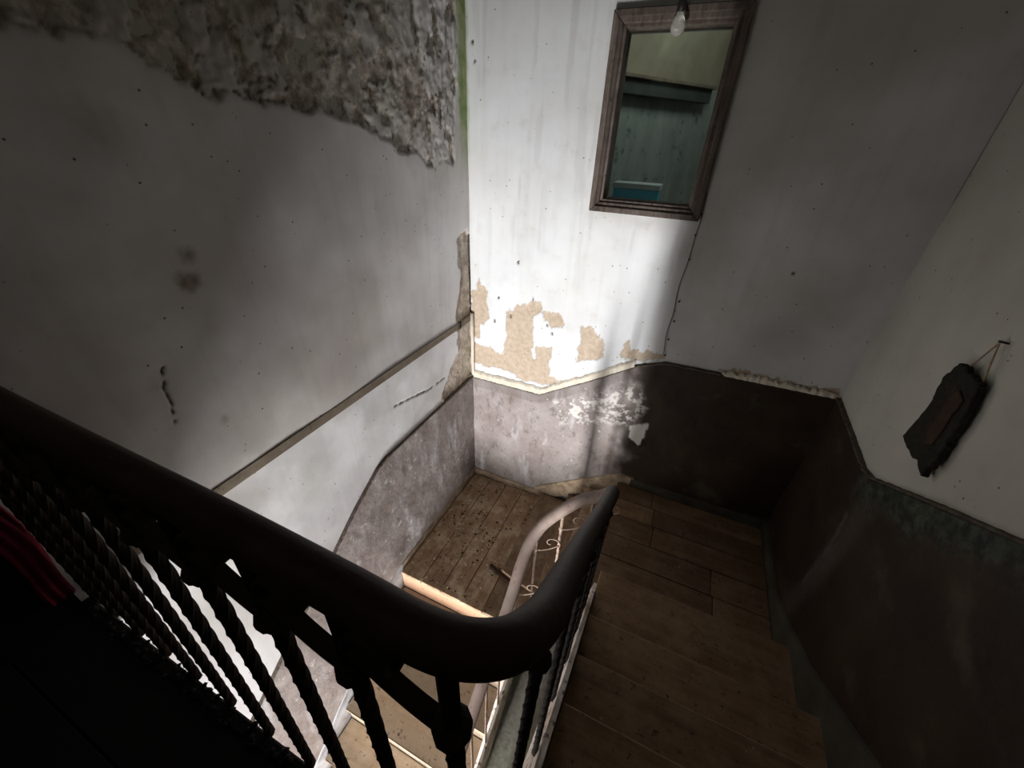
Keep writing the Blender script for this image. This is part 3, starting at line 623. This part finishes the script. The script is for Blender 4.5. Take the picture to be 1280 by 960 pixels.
def baluster(top, foot, m, hw=.0072, knob=.11, scroll=1, sdir=(-1, 0, 0), ss=.10, turns=9.0):
    top = Vector(top); foot = Vector(foot); L = (top - foot).length; n = 64
    n = int(L / (.0052 if hw > .006 else .012)); pts = [top.lerp(foot, i / n) for i in range(n + 1)]
    tw = [max(0, min(1, (i / n * L - knob) / .02)) for i in range(n + 1)]
    mb = MB(); vs = []; fs = []; ang = 0
    t = (foot - top).normalized(); a = Vector((1, 0, 0)); a = (a - t * a.dot(t)).normalized(); c = t.cross(a)
    for i, p in enumerate(pts):
        if tw[i] > 0 and i < n - 4: ang += (L / n) * 2 * math.pi / .19
        for k in range(8):
            an = ang + k * math.pi / 4; vs.append(p + (a * math.cos(an) + c * math.sin(an)) * hw * (1.32 if k % 2 == 0 else 1.12))
    for i in range(n):
        for k in range(8): fs.append((i * 8 + k, i * 8 + (k + 1) % 8, i * 8 + 8 + (k + 1) % 8, i * 8 + 8 + k))
    fs += [tuple(range(8))[::-1], tuple(range(n * 8, n * 8 + 8))]
    bo = part(mb.add(vs, fs), 'baluster', m, R_)
    kc = top + t * knob; h = hw
    kn = MB().lathe([(h * 1.1, -h * 2.4), (h * 1.6, -h * 2.2), (h * 1.9, -h * 1.2), (h * 2.35, -h * .5), (h * 2.35, h * .5), (h * 1.9, h * 1.2), (h * 1.6, h * 2.2), (h * 1.1, h * 2.4)], kc, 10)
    part(kn, 'collar', m, bo)
    if scroll:
        d = Vector(sdir).normalized(); sp_ = []
        # C scroll: from the collar outwards and up, curling back in under the rail
        for i in range(34):
            u = i / 33
            if u < .45: w = u / .45; sp_.append((.92 * ss * w, (.10 * w + .42 * w * w) * ss))
            else:
                w = (u - .45) / .55; an = -.35 + w * 1.55 * math.pi; r = .30 * (1 - w) + .09
                sp_.append((.64 * ss + math.cos(an) * r * ss, (.64 + math.sin(an) * r) * ss))
        P3 = [kc + d * a_ + Vector((0, 0, 1)) * (b_ - .004) for a_, b_ in sp_]
        side = d.cross(Vector((0, 0, 1)))
        part(MB().tube(P3, 1, prof=sq(.0022, .0085) if hw > .006 else sq(.0020, .0038), up=tuple(side)), 'scroll', m, bo)
    return bo
# along the landing: tops sit under the rail, feet on the landing edge; the old bars lean a little
pairs = [(1.294, 1.288), (1.191, 1.158), (1.088, 1.015), (.975, .882), (.862, .752), (.742, .618), (.62, .485), (.50, .36), (.38, .24), (.26, .12), (.14, .03)]
for xt, xf in pairs:
    baluster((xt, -2.298, -.31), (xf, -2.30, -1.215), M['iron'], .0075, .115, 1, (-1, 0, 0), .10)
# down the right flight
def rail_z(y): 
    P = sorted([(p.y, p.z) for p in up_c if p.x > 1.32]); return float(np.interp(y, [a for a, _ in P], [b_ for _, b_ in P]))
def string_z(y): P = sorted(sp[1:]); return float(np.interp(y, [a for a, _ in P], [b_ for _, b_ in P]))
for y in (-2.19, -2.0, -1.81, -1.62, -1.43, -1.24):
    baluster((1.337, y, rail_z(y) - .02), (1.322 if y > -2.1 else 1.315, y, string_z(y) - .06), M['iron'], .0066, .10, 1 if y < -1.3 else 0, (0, 1, -.6) if y > -2.1 else (-.8, -.45, -.2), .09)
# round the wreath and down the lower flight
for (x, y, z) in [(1.25, -1.09, -1.39), (1.12, -1.095, -1.54), (1.015, -1.15, -1.70), (.985, -1.32, -1.87)]:
    zf = ZL + .30 if x > 1.2 else (ZL + .16 if x > 1.1 else (ZL + .08 if y > -1.2 else ZL - .05))
    baluster((x, y, z - .03), (x + .005, y + .01, zf), M['iron_lit_dusty'], .0055, .10, 1, (1, .25, 0), .12)
for k in range(7):
    y = -1.48 - k * .16; z = float(np.interp(y, [-2.6, -2.1, -1.73, -1.40], [-2.9, -2.49, -2.20, -1.945]))
    baluster((.985, y, z - .03), (.975, y, ZL + .02 - (-1.16 - y) * RI / GO * 1.0 + 0), M['iron_lit_dusty'], .0055, .10, 1, (0, 1, .3), .11)

# ------------------------------------------------------------------ WINDOW in the front wall and the room behind
wo = empty('window_1', ((WX0 + WX1) / 2, 0, WZ0)); tag(wo, 'weathered moulded wooden frame of the inner window', kind='structure')
OX0, OX1, OZ0, OZ1 = .791, 1.368, -.342, .498
def ring(x0, x1, z0, z1, w, ya, yb):
    """four mitred members of a frame, outer size x0..x1, width w"""
    o = [(x0, z0), (x1, z0), (x1, z1), (x0, z1)]; i = [(x0 + w, z0 + w), (x1 - w, z0 + w), (x1 - w, z1 - w), (x0 + w, z1 - w)]
    return [[o[k], o[(k + 1) % 4], i[(k + 1) % 4], i[k]] for k in range(4)]
nm = ['bottom_rail', 'side_stile', 'top_rail', 'side_stile']
for k, quad in enumerate(ring(OX0, OX1, OZ0, OZ1, .030, 0, 0)): part(MB().prism(quad, -.035, .012, 1), nm[k], M['frame_wood'], wo, bevel=.004)
for k, quad in enumerate(ring(OX0 + .024, OX1 - .024, OZ0 + .024, OZ1 - .024, .026, 0, 0)): part(MB().prism(quad, -.022, .02, 1), 'moulding', M['frame_wood'], wo, bevel=.004)
for k, quad in enumerate(ring(OX0 + .046, OX1 - .046, OZ0 + .046, OZ1 - .046, .018, 0, 0)): part(MB().prism(quad, -.010, .12, 1), 'inner_lining', M['frame_wood'], wo, bevel=.003)
part(MB().box(WX0 + .01, WX1 - .01, .055, .058, WZ0 + .01, WZ1 - .01), 'pane', M['glass'], wo)
# next room
P0 = Vector((.05, -.055 + .0, 0)); 
def swall(name, a, b_, z0, z1, m, th=.06):
    a = Vector((*a, 0)); b_ = Vector((*b_, 0)); t = (b_ - a).normalized(); n = Vector((-t.y, t.x, 0)) * th
    return tag(MB().prism([(a.x, a.y), (b_.x, b_.y), ((b_ + n).x, (b_ + n).y), ((a + n).x, (a + n).y)], z0, z1).build(name, m), kind='structure')
swall('wall_next_room', (.20, .16), (1.26, 1.86), -1.5, .36, M['teal_wall'])
swall('wall_next_room_upper', (.20, .16), (1.26, 1.86), .36, 1.8, M['ochre_wall'])
swall('wall_next_room_end', (1.9, 1.86), (1.2, 1.86), -1.5, 1.8, M['ochre_wall'], -.06)
slab('wall_next_room_side', 1.8, 1.86, .14, 1.9, -1.5, 1.8, M['teal_wall'])
slab('ceiling_next_room', -.6, 1.9, .14, 1.95, 1.8, 1.86, M['ochre_wall'])
slab('floor_next_room', -.6, 1.9, .14, 1.95, -1.56, -1.5, M['plain'])
d_ = Vector((.529, .848, 0)); n_ = Vector((.848, -.529, 0)); a_ = Vector((.20, .16, 0)) + d_ * .35; b2 = Vector((.20, .16, 0)) + d_ * 1.78
tag(MB().prism([(p.x, p.y) for p in (a_, b2, b2 + n_ * .09, a_ + n_ * .09)], .26, .345).build('wall_shelf', M['shelf'], None, bevel=.004), 'dark shelf box on the wall seen through the window', 'shelf')
tag(MB().prism([(p.x, p.y) for p in (a_, b2, b2 + n_ * .12, a_ + n_ * .12)], .345, .365).build('shelf_board', M['batten'], None, bevel=.003), 'thin board on top of the dark shelf beyond the window', 'shelf')
slab('window_ledge', .70, 1.45, .14, .30, -.36, -.335, M['teal_wall'])
bx = MB().box(.872, 1.125, .16, .28, -.335, -.235).build('blue_box', M['blue'], None, bevel=.003); tag(bx, 'light blue box with a white lid on the ledge behind the window', 'box')
part(MB().box(.868, 1.13, .156, .284, -.235, -.205), 'lid', M['white_card'], bx, bevel=.003)
# bulb hanging in front of the top rail
bu = empty('hanging_light_bulb', (1.082, -.075, .40)); tag(bu, 'clear light bulb in a black socket hanging before the window top', 'light bulb')
part(MB().lathe([(.003, -.032), (.016, -.029), (.027, -.016), (.031, 0), (.028, .014), (.019, .030), (.014, .042), (.013, .05)], (1.086, -.075, .418), 20), 'glass_envelope', M['bulb'], bu, smooth=True)
part(MB().lathe([(.013, .045), (.018, .05), (.019, .075), (.016, .095), (.006, .105)], (1.086, -.075, .418), 16), 'socket', M['bulb_cap'], bu, smooth=True)
part(MB().tube([(1.086, -.075, .518), (1.084, -.074, .9), (1.086, -.075, 2.0)], .003, 6), 'cord', M['bulb_cap'], bu)
# surface cable with clips
cpx = [(884, 240), (875.5, 276.5), (869.5, 294), (861, 324), (848.5, 359), (841.7, 391.6), (833.5, 416), (829.5, 443)]
cp = [tuple(onp(u, v_, 1, -.008)) for u, v_ in cpx]
cb = empty('wall_cable', cp[-1]); tag(cb, 'thin cable clipped to the wall below the right window corner', 'cable')
part(MB().tube(catmull(cp, 5), .0022, 6), 'wire', M['wire'], cb)
for (u, v_) in [(877, 268), (869.5, 294), (861.5, 324.5), (849, 377), (842.7, 401.7), (835.4, 424.5), (831.4, 443.9)]:
    c = onp(u, v_, 1, -.009); part(MB().lathe([(.0055, -.004), (.0055, .004)], tuple(c), 8, 1), 'cable_clip', M['clip'], cb)
# ornament hanging on the right wall
ox = W - .02
opts0 = [tuple(onp(u, v_, 0, ox)[1:]) for u, v_ in [(1200, 459), (1206, 455), (1213.5, 458), (1215, 469), (1219, 467), (1223, 471), (1225, 478), (1231, 479), (1229.6, 487), (1219, 507), (1211, 522), (1205, 534), (1192, 549), (1187, 561), (1182, 566), (1176, 577), (1169, 585), (1164, 586), (1157, 597), (1154.5, 595), (1151.6, 577), (1146, 573), (1141, 566), (1137, 556), (1133, 547), (1146, 531), (1157, 519), (1170, 502), (1176, 488), (1184, 474)]]
og = empty('hanging_bark_plaque', (ox, -.82, -.9)); tag(og, 'ragged dark bark plaque hanging by a string on the right wall', 'wall ornament')
opts = []
for i_, a_ in enumerate(opts0):
    b2_ = opts0[(i_ + 1) % len(opts0)]
    for k_ in range(3):
        opts.append((a_[0] + (b2_[0] - a_[0]) * k_ / 3 + random.uniform(-.004, .004), a_[1] + (b2_[1] - a_[1]) * k_ / 3 + random.uniform(-.005, .005)))
part(MB().prism(opts, W - .034, W - .012, 0), 'plaque', M['bark'], og, bevel=.003)
ins = [tuple(onp(u, v_, 0, W - .036)[1:]) for u, v_ in [(1192, 492), (1200, 488), (1205, 500), (1198, 512), (1190, 520), (1178, 540), (1166, 556), (1154, 556), (1160, 540), (1172, 522), (1181, 508)]]
part(MB().prism(ins, W - .040, W - .033, 0), 'inner_bark', M['bark_red'], og, bevel=.002)
nl = onp(1250, 428, 0, ox); s1 = onp(1213, 458, 0, ox); s2 = onp(1228, 479, 0, ox)
part(MB().tube([tuple(nl), tuple(s1)], .0026, 6), 'string', M['string'], og); part(MB().tube([tuple(nl), tuple(s2)], .0026, 6), 'string', M['string'], og)
part(MB().tube([(W + .005, nl[1], nl[2]), (W - .024, nl[1], nl[2] + .003)], .0038, 8), 'nail', M['clip'], og)
# crimson cloth hanging at the far left end of the railing
vs = []; fs = []; nz = 24; ny_ = 10
for i in range(nz):
    for j in range(ny_):
        z = -.45 - .665 * i / (nz - 1); y = -2.312 - .055 * j / (ny_ - 1)
        vs.append((.046 + .008 * math.sin(j * 1.9 + i * .25), y + .006 * math.sin(i * .5), z))
for i in range(nz - 1):
    for j in range(ny_ - 1): a = i * ny_ + j; fs.append((a, a + 1, a + ny_ + 1, a + ny_))
ck = MB().add(vs, fs).build('crimson_cloth', M['red'], None, smooth=True); sol = ck.modifiers.new('s', 'SOLIDIFY'); sol.thickness = .006
tag(ck, 'dark crimson cloth hanging at the left end of the railing', 'cloth')

# ------------------------------------------------------------------ DEBRIS
def chips(name, n, fn, m, r0, r1, label, seed):
    r = random.Random(seed); mb = MB()
    for i in range(n):
        x, y, z = fn(r); s_ = r0 + (r1 - r0) * r.random() ** 3; k = r.randint(4, 6); a0 = r.random() * 6
        poly = [(x + s_ * (.6 + .5 * r.random()) * math.cos(a0 + 6.283 * j / k), y + s_ * (.6 + .5 * r.random()) * math.sin(a0 + 6.283 * j / k)) for j in range(k)]
        mb.prism(poly, z, z + s_ * (.25 + .4 * r.random()))
    return tag(mb.build(name, m), label, 'debris', kind='stuff')
def on_landing(r):
    return (min(.66, max(.05, r.gauss(.36, .19))), min(-.05, max(-1.1, r.gauss(-.55, .28))), ZL + .002)
chips('plaster_crumbs', 900, on_landing, M['cream'], .0015, .009, 'pale plaster crumbs scattered over the far left landing', 3)
chips('dark_crumbs', 260, on_landing, M['lath'], .002, .011, 'dark brown wood crumbs scattered over the far left landing', 4)
def on_right(r):
    return (r.uniform(1.40, 2.2), r.uniform(-.90, -.06), ZR + .002)
chips('plaster_crumbs', 90, on_right, M['tan'], .002, .007, 'small crumbs lying on the far right landing', 5)
def on_treads(r):
    i = r.randint(0, 4); y2 = (ny + [-2.33])[i + 1]; return (r.uniform(1.38, 2.2), r.uniform(y2 + .01, ny[i] - .01), ZR + (i + 1) * .175)
chips('plaster_crumbs', 150, on_treads, M['tan'], .002, .006, 'small crumbs lying on the treads of the right flight', 6)
def on_low(r):
    i = r.randint(1, 6); y = -1.14 - (i - 1) * GO; return (r.uniform(.06, .95), r.uniform(y - GO + .02, y - .03), ZL - i * RI)
chips('plaster_crumbs', 200, on_low, M['tan'], .002, .007, 'small crumbs lying on the treads of the lower flight', 8)
a = onp(613, 706, 2, ZL + .012); c = onp(640, 730, 2, ZL + .012)
tag(MB().tube([tuple(a), tuple(c)], 1, prof=sq(.012, .008), up=(0, 0, 1)).build('broken_lath', M['lath']), 'dark broken lath lying on the landing boards beside the handrail', 'wood piece')
for (u, v_, l) in [(587, 626, 'small white plaster flake near the far left landing corner'), (598, 664, 'tan plaster lump in the middle of the landing boards')]:
    p = onp(u, v_, 2, ZL + .004); r = .012 if v_ < 640 else .025
    tag(MB().lathe([(r * .7, -.004), (r, .003), (r * .5, r * .5)], tuple(p), 6).build('plaster_lump', M['cream'] if v_ < 640 else M['tan']), l, 'debris')
